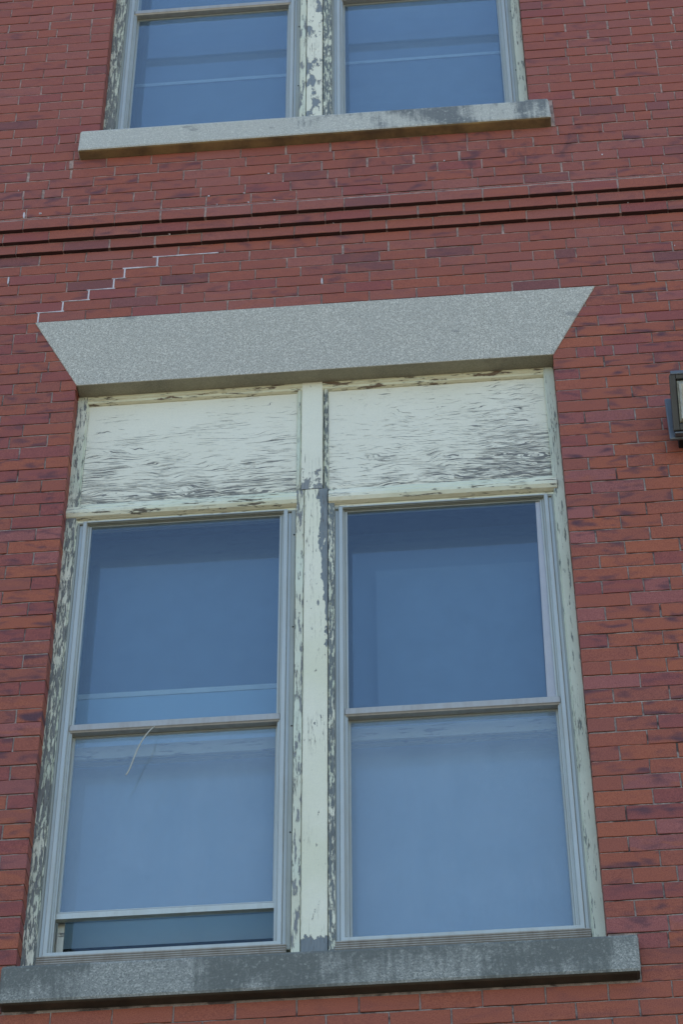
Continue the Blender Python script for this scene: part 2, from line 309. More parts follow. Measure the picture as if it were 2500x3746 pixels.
# ------------------------------------------------------------------ object helpers
def link(name, verts, faces, mat, parent=None, smooth=False, label=None, origin=None, bev=0.0):
    me = bpy.data.meshes.new(name)
    o0 = Vector(origin) if origin else Vector((0, 0, 0))
    me.from_pydata([tuple(Vector(v) - o0) for v in verts], [], faces); me.update()
    if smooth:
        for p in me.polygons: p.use_smooth = True
    for m in (mat if isinstance(mat, list) else [mat]): me.materials.append(m)
    ob = bpy.data.objects.new(name, me); COL.objects.link(ob)
    if parent is not None: ob.parent = parent
    if label: ob['label'] = label
    if bev:
        b = ob.modifiers.new('bevel', 'BEVEL'); b.width = bev; b.segments = 2; b.limit_method = 'ANGLE'
    return ob
class MB:
    def __init__(s): s.v = []; s.f = []
    def box(s, x0, x1, y0, y1, z0, z1):
        b = len(s.v)
        for z in (z0, z1):
            for x, y in ((x0, y0), (x1, y0), (x1, y1), (x0, y1)): s.v.append(W(x, y, z))
        s.f += [tuple(b + i for i in f) for f in ((3, 2, 1, 0), (4, 5, 6, 7), (0, 1, 5, 4), (1, 2, 6, 5), (2, 3, 7, 6), (3, 0, 4, 7))]; return s
    def prism(s, pts, y0, y1):        # polygon in XZ pushed from y0 to y1 (anticlockwise seen from the street)
        b = len(s.v); n = len(pts)
        for y in (y0, y1):
            for x, z in pts: s.v.append(W(x, y, z))
        s.f.append(tuple(b + i for i in range(n))); s.f.append(tuple(b + n + i for i in reversed(range(n))))
        for i in range(n):
            j = (i + 1) % n; s.f.append((b + i, b + n + i, b + n + j, b + j))
        return s
    def ring(s, x0, x1, z0, z1, prof, tf=1.0):    # mitred frame: profile of (inset, y) swept round a rectangle
        b = len(s.v); n = len(prof)
        for ins, y in prof:
            for x, z in ((x0 + ins, z0 + ins), (x1 - ins, z0 + ins), (x1 - ins, z1 - ins * tf), (x0 + ins, z1 - ins * tf)): s.v.append(W(x, y, z))
        for k in range(n - 1):
            for i in range(4):
                j = (i + 1) % 4; s.f.append((b + 4*k + i, b + 4*k + j, b + 4*k + 4 + j, b + 4*k + 4 + i))
        return s
    def bar(s, axis, a0, a1, prof, seg=1, jit=0.0):    # open profile swept along x (prof of (y,z)) or z (prof of (x,y)), closed loop
        b = len(s.v); n = len(prof)
        for k in range(seg + 1):
            t = a0 + (a1 - a0) * k / seg
            for (p, q_) in prof:
                e = jit * (noise.noise(Vector((t * 3.1, p * 9, q_ * 9))) if jit else 0)
                s.v.append(W(t, p + e, q_ + e) if axis == 'x' else W(p + e, q_ + e, t))
        for k in range(seg):
            for i in range(n):
                j = (i + 1) % n
                s.f.append((b + n*k + i, b + n*k + n + i, b + n*k + n + j, b + n*k + j) if axis == 'x' else (b + n*k + i, b + n*k + j, b + n*k + n + j, b + n*k + n + i))
        s.f.append(tuple(b + i for i in range(n))); s.f.append(tuple(b + n*seg + i for i in reversed(range(n))))
        return s
    def go(s, name, mat, parent=None, **kw): return link(name, s.v, s.f, mat, parent, **kw)
def empty(name, loc, label=None, cat=None, parent=None):
    e = bpy.data.objects.new(name, None); COL.objects.link(e); e.location = loc; e.empty_display_size = .3
    if label: e['label'] = label
    if cat: e['category'] = cat
    if parent: e.parent = parent
    return e

# ------------------------------------------------------------------ ground
gm = NT('ground_gravel'); gn = gm.noise(gm.pos(), .35, 6, .6); gn2 = gm.noise(gm.pos(), 22, 4, .6)
gc = gm.mix(gm.rng(gn, .35, .65), (.27, .235, .18), (.20, .185, .14)); gc = gm.mix(gm.rng(gn2, .3, .7, 0, .5), gc, (.12, .11, .09))
gm.pbr(gc, .95, .2, gm.bump(gn2, .02))
gv, gf = [], []
for j in range(21):
    for i in range(21): gv.append(((i - 10) * 40, (j - 10) * 40, 0.0 if max(abs(i-10), abs(j-10)) < 3 else 1.2 * noise.noise(Vector((i * .7, j * .7, 0)))))
for j in range(20):
    for i in range(20): a = j * 21 + i; gf.append((a, a + 1, a + 22, a + 21))
g = link('ground', gv, gf, gm.m, smooth=True); g['kind'] = 'structure'

# ------------------------------------------------------------------ building shell
bld = empty('brick_building', (0, 0, 0), 'red brick building with granite lintel and sills round paired windows', 'building')
PITCH, HEAD = 3.07, 1.50
XL, XR = -26.0, 56.0                  # modelled brick field
ZT, ZB = 56.0, -60.0
OPL, OPU = (0.0, 29.85, -45.75, 0.4), (-0.2, 29.85, 23.45, 62.0)     # x0, x1, z0, z1
def zj(j):
    K = [(-70, 69.45), (-24, 23.45), (-18, 17.42), (-17, 16.30), (-16, 15.28), (-15, 14.30), (-14, 13.33), (-7, 6.52), (0, -.17), (3, -3.03), (43, -43.0), (46, -45.9), (70, -69.5)]
    for (a, za), (b, zb) in zip(K, K[1:]):
        if a <= j <= b: return za + (zb - za) * (j - a) / (b - a)
CORB = {-15: .24, -16: .48, -17: .72}
ANC = {-27: [-5.67, -4.2, -1.81, 34.03, 35.48, 38.5, 39.86], -26: [-6.3, -3.25, 33.27, 36.33, 39.33], -25: [-4.87, -1.83, 32.73, 35.68, 38.08],
 -24: [-3.89, -2.33, .5, 31.63], -23: [-4.88, -1.87, 1.14, 4.15, 7.15, 29.87, 32.93, 35.94], -22: [-6.37, -3.34, -.26, 2.81, 5.94, 31.12, 34.19, 37.23],
 -21: [-5.07, -2.31, .72, 3.78, 6.82, 29.26, 32.39, 35.45, 38.53], -20: [-6.33, -4.96, -1.88, -.41, 2.61, 4.07, 7.18, 25.6, 27.1, 30.15, 31.62, 33.06, 36.17, 37.63],
 -19: [-4.65, -1.6, 1.49, 4.56, 7.6, 29.01, 32.05, 35.22, 38.24], -18: [-6.2, -3.1, 0.0, 3.05, 6.1, 30.5, 33.6, 36.7], -17: [-4.56, -1.5, 1.61, 4.65, 7.74, 29.26, 32.09, 35.15, 38.28],
 -16: [-5.86, -2.78, .27, 3.4, 6.51, 31.02, 33.67, 36.75], -15: [-4.93, -1.77, 1.29, 4.37, 7.47, 28.97, 32.08, 35.13, 38.2], -14: [-3.33, -.22, 2.83, 5.94, 30.47, 33.66, 36.73],
 -13: [-4.52, -1.47, 1.54, 4.58, 7.6, 29.02, 32.05, 35.17, 38.33], -12: [-5.2, -2.13, -.61, 2.46, 5.52, 7.03, 28.36, 31.37, 32.83, 35.95, 37.43], -11: [-4.51, -1.3, 1.8, 4.9, 8.05, 29.17, 31.95, 35.02, 38.15],
 -10: [-2.91, .21, 3.3, 6.36, 30.74, 33.8, 36.86], -9: [-4.51, -1.42, 1.72, 4.73, 7.84, 29.07, 32.15, 35.32, 38.36], -8: [-2.94, .13, 3.15, 6.3, 30.71, 33.78, 36.83],
 -7: [-3.6, -.8, 34.36, 37.41], -6: [-5.9, -2.9, 35.2, 36.73], -5: [-4.4, -1.4, 34.34, 37.41], -4: [-5.2, -2.2, 32.87, 35.86], -3: [-3.8, -1.9, 31.43, 34.5, 37.54], -2: [-5.4, -2.3, 32.98, 36.06], -1: [-4.0, -1.0, 31.31, 33.6, 35.09],
 46: [5.09, 8.16, 11.25, 14.3, 17.38, 20.4, 23.47, 26.56, 29.64], 47: [-1.0, 15.75, 18.85, 21.91, 24.93, 27.99, 31.1]}
def split(a, b, rnd, header=False):
    """joint positions strictly between a and b"""
    L = b - a
    if L < 2.2 and L > 0: return []
    best = None
    for h in (0, 1, 2):
        k = max(0, round((L - h * HEAD) / PITCH))
        if k + h == 0: continue
        e = abs(L - h * HEAD - k * PITCH) / (k + h) + h * (.12 if not header else .02)
        if best is None or e < best[0]: best = (e, h, k)
    _, h, k = best
    seq = [PITCH] * k
    for _ in range(h): seq.insert(rnd.randint(0, len(seq)), HEAD)
    f = L / sum(seq); out = []; x = a
    for q_ in seq[:-1]:
        x += q_ * f; out.append(x + rnd.uniform(-.03, .03))
    return out
def grow(start, sign, limit, first, row, rnd):
    """joints from an opening edge outwards"""
    seq = list(first); x = start; out = []; k = 0
    while True:
        if seq: d = seq.pop(0)
        else:
            d = PITCH
            if row % 5 == 4 and k % 3 == 2: d = HEAD
            k += 1
        x += sign * (d + rnd.uniform(-.05, .05))
        if (x - limit) * sign > 0: break
        out.append(x)
    return out
rows = []           # (j, [segments of joint positions])
for j in range(-56, 60):
    rnd = random.Random(900 + j)
    z1, z0 = zj(j), zj(j + 1)
    op = OPL if 0 <= j <= 42 else (OPU if j <= -28 else None)
    hdr = (j % 5 == 4)
    if op:
        ev = (j % 2 == 0)
        rfull = ev
        lfull = (not ev) if j >= 0 else ev
        fr = [PITCH - .02] if rfull else [1.52]
        fl = [PITCH - .02] if lfull else [1.46]
        if j == -33: fr = [2.85, 1.41, 1.46, 1.43]
        elif hdr and j >= 0: fr = fr + [2.3, 1.5] ; fl = (fl + [1.46]) if lfull else [1.46, 2.35, 1.5]
        if j in (-40,): fl = [1.5, 2.5, 1.45]
        r = [op[1]] + grow(op[1], 1, XR, fr, j, rnd) + [XR]
        l = ([op[0]] + grow(op[0], -1, XL, fl, j, rnd) + [XL])[::-1]
        segs = [l, r]
    else:
        a = sorted(ANC.get(j, [rnd.uniform(-5, -3)]))
        js = a[:]
        for p, q_ in zip(a, a[1:]): js += split(p, q_, rnd, hdr)
        js += grow(a[0], -1, XL, [], j, rnd) + grow(a[-1], 1, XR, [], j, rnd)
        segs = [sorted([XL] + js + [XR])]
        if 43 <= j <= 45:            # either side of the lower sill
            segs = [sorted([XL] + grow(-.5, -1, XL, [], j, rnd) + [-.5]), sorted([31.35] + grow(31.35, 1, XR, [1.5 + .8 * (j - 43)], j, rnd) + [XR])]
        if j == -1: segs = [sorted(x for x in segs[0] if x < -.6) + [0.02], [29.86] + sorted(x for x in segs[0] if x > 30.4)]
        if -27 <= j <= -25:
            segs = [sorted(x for x in segs[0] if x < -1.42) + [-1.42], [31.45] + sorted(x for x in segs[0] if x > 31.6)]
    rows.append((j, z0, z1, segs))

def build_bricks():
    V, Fc, T, Lc = [], [], [], []
    nx, nz = 8, 3
    for j, z0, z1, segs in rows:
        up = j < -12
        jt = .075 if j > -8 else .085            # joint height
        rs = random.Random(j * 7 + 5); rowz = rs.uniform(-.015, .015)
        yb = -CORB.get(j, 0.0)
        for seg in segs:
            for a, b in zip(seg, seg[1:]):
                if b - a < .25: continue
                if a > 46 or b < -16: pass
                jv = rs.uniform(.055, .105) if not up else (rs.uniform(.06, .115) if rs.random() < .9 else rs.uniform(.14, .22))
                x0, x1 = a + jv * .5, b - jv * .5
                if abs(a - OPL[1]) < .01 or (a == seg[0]): x0 = a
                if b == seg[-1]: x1 = b
                if j in (-6, -5, -4, -3, -2, -1, -7):     # swallowed by the lintel?
                    if a > .1 and b < 29.8: continue
                zb, zt = z0 + jt * .5 + rowz, z1 - jt * .5 + rowz + rs.uniform(-.008, .012)
                zb += rs.uniform(-.012, .012)
                dz = rs.uniform(-.012, .012)
                dy = yb + rs.uniform(-.022, .022) + (0.01 if j not in CORB else 0)
                tx, tz = rs.uniform(-.012, .012), rs.uniform(-.010, .010)
                ln = x1 - x0
                seedv = rs.uniform(0, 900)
                per = [(k / nx, 0) for k in range(nx)] + [(1, k / nz) for k in range(nz)] + [(1 - k / nx, 1) for k in range(nx)] + [(0, 1 - k / nz) for k in range(nz)]
                n = len(per); base = len(V)
                bev = rs.uniform(.022, .045)
                ytop = [1.45, bev * .9, bev * .28, 0.0]
                ins = [0.0, 0.0, bev * .32, bev]
                for r_ in range(4):
                    for (s_, t_) in per:
                        x = x0 + ln * s_; z = zb + (zt - zb) * t_ + dz * (s_ - .5)
                        e = noise.noise(Vector((x * 1.7 + seedv, z * 1.7, 0))) * .022
                        e2 = noise.noise(Vector((x * 5 + seedv, z * 5, 7))) * .020
                        if t_ in (0, 1): z += (e + e2)
                        if s_ in (0, 1): x += (e + e2)
                        cx = ins[r_] if s_ == 0 else (-ins[r_] if s_ == 1 else 0)
                        cz = ins[r_] if t_ == 0 else (-ins[r_] if t_ == 1 else 0)
                        y = dy + ytop[r_] + tx * (s_ - .5) + tz * (t_ - .5) + (e2 * .8 if r_ else 0)
                        V.append(W(x + cx, y, z + cz))
                        Lc.append(((x - x0) * U + seedv, 0.0, (z - zb) * U + seedv * .37))
                for r_ in range(3):
                    for i in range(n):
                        k = (i + 1) % n
                        Fc.append((base + r_ * n + i, base + r_ * n + k, base + r_ * n + n + k, base + r_ * n + n + i))
                Fc.append(tuple(base + 3 * n + i for i in range(n)))
                # tone: palette position, stain, orange flush
                cxp = (a + b) / 2
                lowr = j > 8 or (j > -4 and cxp > 29)
                q = rs.random()
                if j <= -8:
                    tone = rs.choice((0.0, .08, .15, .2, .3, .36, .42)) if q < .88 else (.82 if q < .95 else 1.0)
                    st = rs.choice((0, 0, .15, .3, .75)) if ln > 2 else .1
                    if -24 <= j <= -19: st = rs.choice((.0, .3, .7, 1.0))
                    fl = rs.choice((0, 0, .3, .5))
                elif j < 6 and cxp < 29:
                    tone = rs.choice((.2, .3, .42, .42, .82, .15)); st = rs.choice((0, .2, .7, .9)); fl = rs.choice((0, 0, .5))
                else:
                    tone = rs.choice((.36, .42, .5, .58, .64, .42, .3)) if q < .78 else rs.choice((.82, .2, .82, .93))
                    st = rs.choice((.1, .5, .8, 1.0)); fl = rs.choice((0, .4, .8))
                    if ln < 1.8: tone = rs.choice((.82, .93, .2, .86, .3)); st = rs.choice((0, .4, 1.0)); fl = 0
                    if cxp < 1: tone = rs.choice((.82, .82, .2, .3, .5, .93)); st = rs.choice((.3, .8, 1.0))
                    if j >= 46: tone = rs.choice((.42, .5, .45, .4)); st = rs.choice((0, .2, .3)); fl = .3
                tone += rs.uniform(-.025, .025); tone = min(max(tone, 0), 1)
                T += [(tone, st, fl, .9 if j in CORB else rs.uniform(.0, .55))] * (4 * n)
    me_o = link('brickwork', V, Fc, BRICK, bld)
    me = me_o.data
    at = me.attributes.new('tone', 'FLOAT_COLOR', 'POINT'); at.data.foreach_set('color', [c for t in T for c in t])
    al = me.attributes.new('local', 'FLOAT_VECTOR', 'POINT'); al.data.foreach_set('vector', [c for t in Lc for c in t])
    me_o['label'] = 'weathered red brick face with three corbelled courses'
    return me_o
brk = build_bricks()

# mortar bed standing 3 mm behind the brick faces
mb = MB(); my = .068
def slab(x0, x1, z0, z1, y0=my, y1=1.6): mb.box(x0, x1, y0, y1, z0, z1)
slab(XL, -.04, ZB, 14.4); slab(29.89, XR, ZB, 14.4)
slab(-.04, 29.89, .4, 14.4); slab(-.04, 29.89, ZB, -44.5)
for j in (-15, -16, -17):
    slab(XL, XR, zj(j + 1) + .10, zj(j) + .10, my - CORB[j])
my = .058
slab(XL, XR, zj(-17) + .10, 24.6); slab(XL, -.24, 24.6, ZT); slab(29.89, XR, 24.6, ZT)
mb.go('mortar', MORTAR, brk, label='grey pink mortar set back between the bricks')
# repointed crack that steps down to the lintel corner, pale dabs, filler beside the upper sill
cr = MB(); t_ = .045
path = [(-1.3 + 9.35, -13), (1.54 + 3.06, -13)]
steps = [(4.58, -13), (2.46, -12), (1.8, -11), (.21, -10), (-1.42, -9), (-2.94, -8)]
def hbit(xa, xb, z):
    n = max(3, int((xb - xa) / .25)); pr = []
    for k in range(n):
        a, b = xa + (xb - xa) * k / n, xa + (xb - xa) * (k + 1) / n; e = .016 * noise.noise(Vector((a * 3, z, 1)))
        tt = t_ * (.8 + 1.1 * noise.noise(Vector((a * 1.3, z, 5)))); cr.box(a, b, -.012 + e * .4, .08, z - tt + e, z + tt + e)
hbit(4.25, 8.6, zj(-13))
for i, (x, j) in enumerate(steps):
    cr.box(x - .05, x + .05, -.008, .08, zj(j + 1) + .03, zj(j) - .03)
    if i + 1 < len(steps): hbit(steps[i + 1][0] - .15, x + .12, zj(j + 1))
cr.go('crack_repointing', LIME, brk, label='pale mortar line stepping down to the left lintel corner')
def dab(x, y, z, w_, h_, rr, mat=LIME, name='mortar_dab'):
    n = 8; MB().prism([(x + w_ * rr.uniform(.6, 1.25) * math.cos(2 * math.pi * k / n), z + h_ * rr.uniform(.75, 1.1) * math.sin(2 * math.pi * k / n)) for k in range(n)], y - .03, y + .06).go(name, mat, brk)
rr = random.Random(4)
for a in ((-4.57, -.73, 16.75, .07, .38), (15.46, -.015, 8.71, .05, .34), (-5.25, -.015, 10.9, .05, .42), (38.3, -.01, 9.9, .04, .05), (-3.5, -.74, 16.85, .1, .06), (34.4, -.01, 19.9, .07, .06)): dab(*a, rr)
for k in range(14):
    j = rr.choice((-19, -18, -18, -21, -16, -15)); s_ = rr.uniform(.03, .07)
    dab(rr.uniform(-7, 40), -CORB.get(j, 0) - .01, zj(j) + rr.uniform(-.05, .05), s_, s_, rr)
fl = MB(); fl.prism([(31.2, 23.46), (31.52, 23.46), (31.42, 26.25), (31.18, 26.3)], .0, .3); fl.go('mortar_filler', MORTAR, brk)
MB().prism([(-2.05, 22.5), (-1.77, 22.5), (-1.81, 23.4), (-2.09, 23.4)], -.01, .2).go('mortar_filler', MORTAR, brk)

# the rest of the building mass: far walls, backing, roof, foundation
sh = MB()
sh.box(-150, 150, 12, 190, -140.4, 95)        # rooms and rear, behind the front rooms
sh.box(-150, XL, 1.0, 12, -140.4, 95); sh.box(XR, 150, 1.0, 12, -140.4, 95)
sh.box(XL, XR, 1.0, 12, -140.4, ZB); sh.box(XL, XR, 1.0, 12, ZT, 95)
SHELL = mat_plain('side_wall_brick', (.25, .09, .06), .85, .3, 2)
sh.go('wall', SHELL, bld, label='plain red brick outer walls beyond the window bay')
rf = MB(); rf.box(-153, 153, -2.0, 193, 95, 98); rf.go('roof', mat_plain('roof_edge', (.2, .2, .19), .8, .2, 1), bld)
bk = MB()
for (x0, x1, z0, z1) in ((XL, -3, ZB, ZT), (33, XR, ZB, ZT), (-3, 33, ZB, -47), (-3, 33, 3, 22), (-3, 33, 52, ZT)): bk.box(x0, x1, 1.62, 11.95, z0, z1)
bk.box(-3, -.6, 1.62, 11.95, -47, 3); bk.box(30.6, 33, 1.62, 11.95, -47, 3); bk.box(-3, -.6, 1.62, 11.95, 22, 52); bk.box(30.6, 33, 1.62, 11.95, 22, 52)
bk.go('inner_wall', ROOM, bld)

# ------------------------------------------------------------------ windows
STORM0 = [(0, 1.75), (0, 1.36), (.03, 1.32), (.28, 1.32), (.31, 1.26), (.33, 1.14), (.37, 1.12), (.62, 1.12), (.66, 1.16), (.67, 1.32), (.71, 1.36), (.78, 1.36), (.80, 1.44), (.90, 1.44), (.92, 1.8)]
STORM = [(a * .76, b) for a, b in STORM0]
def storm_window(win, x0, x1, z0, z1, zr, raised, gi, lab, low=None):
    """aluminium storm window: outer frame, meeting rail, lower sash, two panes"""
    f = MB().ring(x0, x1, z0, z1, STORM, .42)
    fs = MB()
    for k in range(4):
        zz, yy = z0 + .26 - .17 * k, 1.09 - .045 * k
        fs.bar('x', x0 - .02, x1 + .02, [(1.45, zz - .12), (yy + .05, zz - .12), (yy, zz - .07), (yy, zz - .02), (yy + .04, zz), (1.45, zz)])
    fs.go('frame_sill', ALU_SILL, win)
    fo = f.go('storm_frame', ALU, win, label=lab + ' storm frame of grey aluminium')
    # dull flange screwed against the wood
    d = MB().ring(x0 - .24, x1 + .24, z0 - .02, z1 + .05, [(0, 1.9), (0, 1.24), (.03, 1.21), (.25, 1.21), (.28, 1.24), (.28, 1.5)])
    d.go('frame_flange', ALU_DULL, win)
    z = z1 - 2.2
    while z > z0 + 1:
        for xx in (x0 - .14, x1 + .14): MB().prism([(xx + .045 * math.cos(a * math.pi / 4), z + .045 * math.sin(a * math.pi / 4)) for a in range(8)], 1.17, 1.25).go('screw', BLACKM, win)
        z -= 7.3
    gx0, gx1 = x0 + .66, x1 - .66
    # upper sash (outer track)
    r = MB().ring(gx0 - .06, gx1 + .06, zr - .30, z1 - .34, [(0, 1.55), (0, 1.40), (.06, 1.37), (.13, 1.37), (.15, 1.41), (.15, 1.55)], .3)
    r.go('upper_sash', ALU, win)
    m = MB().bar('x', gx0 - .12, gx1 + .12, [(1.36, zr - .55), (1.30, zr - .50), (1.30, zr - .16), (1.36, zr - .12), (1.36, zr - .06), (1.42, zr), (1.75, zr), (1.75, zr - .6), (1.4, zr - .6)])
    m.go('meeting_rail', ALU_RAIL, win, label='dull warm grey rail between the panes')
    MB().box(gx0 + .05, gx1 - .05, 1.43, 1.465, zr - .1, z1 - .30).go('pane', G_UP[gi], win, label=lab + ' upper pane reflecting dark blue sky')
    # lower sash (inner track)
    lz = raised if raised is not None else z0 + .62
    r = MB().ring(gx0 - .02, gx1 + .02, lz, zr - .5, [(0, 1.95), (0, 1.82), (.07, 1.79), (.15, 1.79), (.18, 1.85), (.18, 1.95)])
    r.go('lower_sash', ALU, win)
    b = MB().bar('x', gx0 - .1, gx1 + .1, [(1.80, lz - .42 if raised is not None else z0 + .42), (1.62, lz - .40 if raised is not None else z0 + .44), (1.60, lz - .08), (1.66, lz + .02), (1.95, lz + .06), (1.95, lz - .4 if raised is not None else z0 + .4)])
    b.go('bottom_rail', ALU_RAIL if raised is None else ALU, win)
    MB().box(gx0 + .1, gx1 - .1, 1.86, 1.895, lz + .05, zr - .52).go('pane', low or G_LOW, win, label=lab + ' lower pane, paler blue and dusty')
def inner_sash(win, x0, x1, z0, z1, zr, hr=.87):
    """old wooden sashes behind the storm window"""
    x0 -= .42; x1 += .42
    a = MB().ring(x0, x1, zr - .2, z1, [(0, 3.4), (0, 3.0), (.55, 3.0), (.62, 3.1), (.62, 3.3)])
    a.go('upper_wood_sash', INNERW, win)
    b = MB().ring(x0 + .02, x1 - .02, z0, zr + .35, [(0, 4.0), (0, 3.6), (.55, 3.6), (.62, 3.7), (.62, 3.9)])
    b.go('lower_wood_sash', INNERW, win)
    MB().box(x0, x1, 2.86, 3.02, zr + .32 - hr, zr + .32).go('wood_meeting_rail', INNERW, win, label='flaking wooden rail seen through the glass')
    MB().box(x0 + .6, x1 - .6, 3.14, 3.175, zr, z1 - .6).go('inner_pane', G_IN, win)
    MB().box(x0 + .6, x1 - .6, 3.74, 3.775, z0 + .6, zr).go('inner_pane', G_IN, win)
    MB().box(x0 - .2, x0 + .1, 1.9, 4.3, z0 - .3, z1 + .3).go('inner_jamb', INNERW, win)
    MB().box(x1 - .1, x1 + .2, 1.9, 4.3, z0 - .3, z1 + .3).go('inner_jamb', INNERW, win)

def bead(b, axis, a0, a1, c, y, w_, d, seg=1, jit=0.0):   # half-round bead centred on c
    pts = [(c + w_ * math.cos(t) , y - d * math.sin(t)) for t in [math.pi * k / 6 for k in range(7)]]
    if axis == 'x': pts = [(p[1], p[0]) for p in pts]
    b.bar(axis, a0, a1, pts if axis == 'x' else pts, seg, jit)

def wood_block(name, x0, x1, y0, y1, z0, z1, mat, win, cuts=18, amp=.02, label=None):
    """a long board whose street face and edges are slightly uneven"""
    vert = (z1 - z0) > (x1 - x0)
    v, f = [], []; n = max(2, int((z1 - z0 if vert else x1 - x0) / .35))
    for k in range(n + 1):
        t = k / n
        for (p, y) in ((0, y1), (0, y0 + .05), (.05, y0), (.5, y0), (.95, y0), (1, y0 + .05), (1, y1)):
            if vert: x, z = x0 + (x1 - x0) * p, z0 + (z1 - z0) * t
            else: x, z = x0 + (x1 - x0) * t, z0 + (z1 - z0) * p
            e = amp * noise.noise(Vector((x * 2.3, z * 2.3, y * 5)))
            v.append(W(x + (e if vert else 0), y + e * .6, z + (0 if vert else e)))
    for k in range(n):
        for i in range(6):
            a = k * 7 + i
            f.append((a, a + 1, a + 8, a + 7) if vert else (a, a + 7, a + 8, a + 1))
    f.append(tuple(range(7))); f.append(tuple(n * 7 + i for i in range(6, -1, -1)))
    return link(name, v, f, mat, win, label=label)

# ---- lower paired window
lw = MB().ring(-.06, 29.92, -43.6, .35, [(0, 2.4), (0, 1.62), (.2, 1.62), (.2, 2.4)]).go('paired_window', ROOM, bld, label='lower paired window under a granite lintel, with peeling white panels')
GX0, GX1 = -3.1, 32.92
lt = MB().prism([(.06, .20), (29.87, .20), (32.92, 6.44), (-3.10, 6.50)], -.06, 2.2)
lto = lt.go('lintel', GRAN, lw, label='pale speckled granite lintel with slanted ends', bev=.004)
ls = MB().prism([(-.55, -45.75), (31.3, -45.75), (31.33, -43.55), (-.6, -43.5)], -.72, 1.9)
# sloping wash on the sill's top
for i, v in enumerate(ls.v):
    if i in (6, 7): ls.v[i] = v + Vector((0, 0, .7 * U))
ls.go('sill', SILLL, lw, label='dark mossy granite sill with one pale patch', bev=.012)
wood_block('left_casing', -.04, .62, .98, 1.75, -43.2, .19, CASE_L, lw, label='casing with most of its paint gone')
wood_block('inner_stop', .60, .70, 1.14, 1.75, -42.9, .1, CASE_L, lw)
wood_block('right_casing', 29.20, 29.86, .98, 1.75, -43.0, .19, CASE_R, lw, label='greenish casing with light peeling')
wood_block('inner_stop', 29.14, 29.22, 1.14, 1.75, -42.9, -10.6, CASE_R, lw)
wood_block('left_panel', .3, 14.1, 1.30, 1.6, -9.2, .15, PANEL_L, lw, amp=.01, label='painted board with long flakes lost along its bottom')
wood_block('right_panel', 15.6, 29.5, 1.30, 1.6, -9.2, .15, PANEL_R, lw, amp=.01, label='painted board crazed grey all over its right half')
for (a, b) in ((.5, 14.15), (15.4, 29.3)):
    h = MB(); h.bar('x', a, b, [(1.6, -.42), (1.24, -.40), (1.10, -.30), (1.08, -.14), (1.0, -.06), (1.0, .19), (1.6, .19)], 60, .02)
    h.go('head_moulding', HEADM, lw, label='yellowed head bead with brown bare spots')
    t = MB(); t.bar('x', a - .5 if a < 1 else a + .4, b - .25 if b < 15 else b + .12,
        [(1.6, -10.75), (1.22, -10.72), (1.18, -10.55), (1.10, -10.52), (.92, -10.40), (.80, -10.18), (.78, -9.95), (.86, -9.76), (.93, -9.72), (.93, -9.58), (1.0, -9.54), (1.04, -9.40), (1.2, -9.3), (1.34, -9.0), (1.6, -8.95)], 60, .012)
    t.go('transom_moulding', MOULD, lw, label='rounded moulding with yellow cream underside')
for x in (13.98, 15.62):
    b = MB(); bead(b, 'z', -9.2, -.1, x, 1.32, .17, .20, 40, .012); b.go('panel_bead', MULL_LEFT if x < 15 else MULL_EDGE, lw)
for x in (.38, 29.42):
    b = MB(); bead(b, 'z', -9.2, -.1, x, 1.32, .16, .16, 40, .012); b.go('panel_bead', CASE_R, lw)
wood_block('upper_post', 14.13, 15.44, .97, 1.7, -9.22, .19, TOPPOST, lw, label='smooth white post between the panels')
wood_block('mullion', 14.36, 15.74, .96, 1.7, -43.1, -9.28, MULL, lw, label='flat white mullion with a long bare grey streak')
wood_block('mullion_edge', 13.86, 14.33, 1.02, 1.7, -43.0, -9.26, MULL_LEFT, lw)
wood_block('mullion_edge', 15.77, 16.14, 1.03, 1.7, -43.0, -9.26, MULL_EDGE, lw, label='right mullion edge with ragged paint')

storm_window(lw, .78, 13.60, -42.05, -10.55, -26.2, -38.75, 0, 'left')
storm_window(lw, 16.14, 29.08, -42.05, -10.6, -26.15, None, 1, 'right')
inner_sash(lw, 1.0, 13.4, -42.6, -7.2, -27.0)
inner_sash(lw, 16.4, 28.9, -42.6, -7.2, -26.75)
MB().box(.9, 13.5, 4.6, 4.66, -22.1, -9.0).go('dark_shade', BLACKOUT, lw, label='dark shade filling the left upper pane')
MB().box(.9, 13.5, 4.4, 4.46, -37.4, -21.6).go('pale_shade', PALE, lw, label='pale shade behind the left lower pane')
MB().box(.9, 13.5, 4.32, 4.4, -21.85, -21.5).go('shade_rail', WHITEP, lw)
MB().box(1.3, 12.95, 2.9, 2.96, -9.9, -9.72).go('shade_rail', WHITEP, lw)
MB().box(.9, 13.5, 4.5, 4.56, -43, -37.3).go('lower_shade', TEAL, lw, label='dark teal strip showing under the raised storm sash')
MB().box(16.3, 29.0, 5.4, 5.46, -27, -9).go('backing_shade', DEEP, lw)
MB().box(18.3, 27.9, 4.9, 4.96, -24.7, -12.6).go('dark_shade', BLACKOUT, lw, label='grey shade hanging inside the right upper pane')
MB().box(16.3, 29.0, 4.4, 4.46, -42.2, -26.6).go('pale_shade', PALE, lw, label='pale shade behind the right lower pane')
MB().prism([(27.84, -26.6), (28.6, -26.6), (28.6, -10.7), (28.08, -10.7)], 1.50, 1.56).go('side_stop', PINKP, lw, label='pinkish white strip at the right edge')
MB().box(1.5, 1.85, 2.2, 2.3, -41.9, -38.6).go('side_stop', INNERW, lw)
MB().box(.9, 13.5, 4.3, 4.4, -39.75, -39.15).go('inner_rail', BLACKM, lw)
rm = MB()
for (x0, x1) in ((-.55, 14.9), (15.1, 30.55)):
    rm.box(x0, x1, 11.2, 11.6, -46, 2)
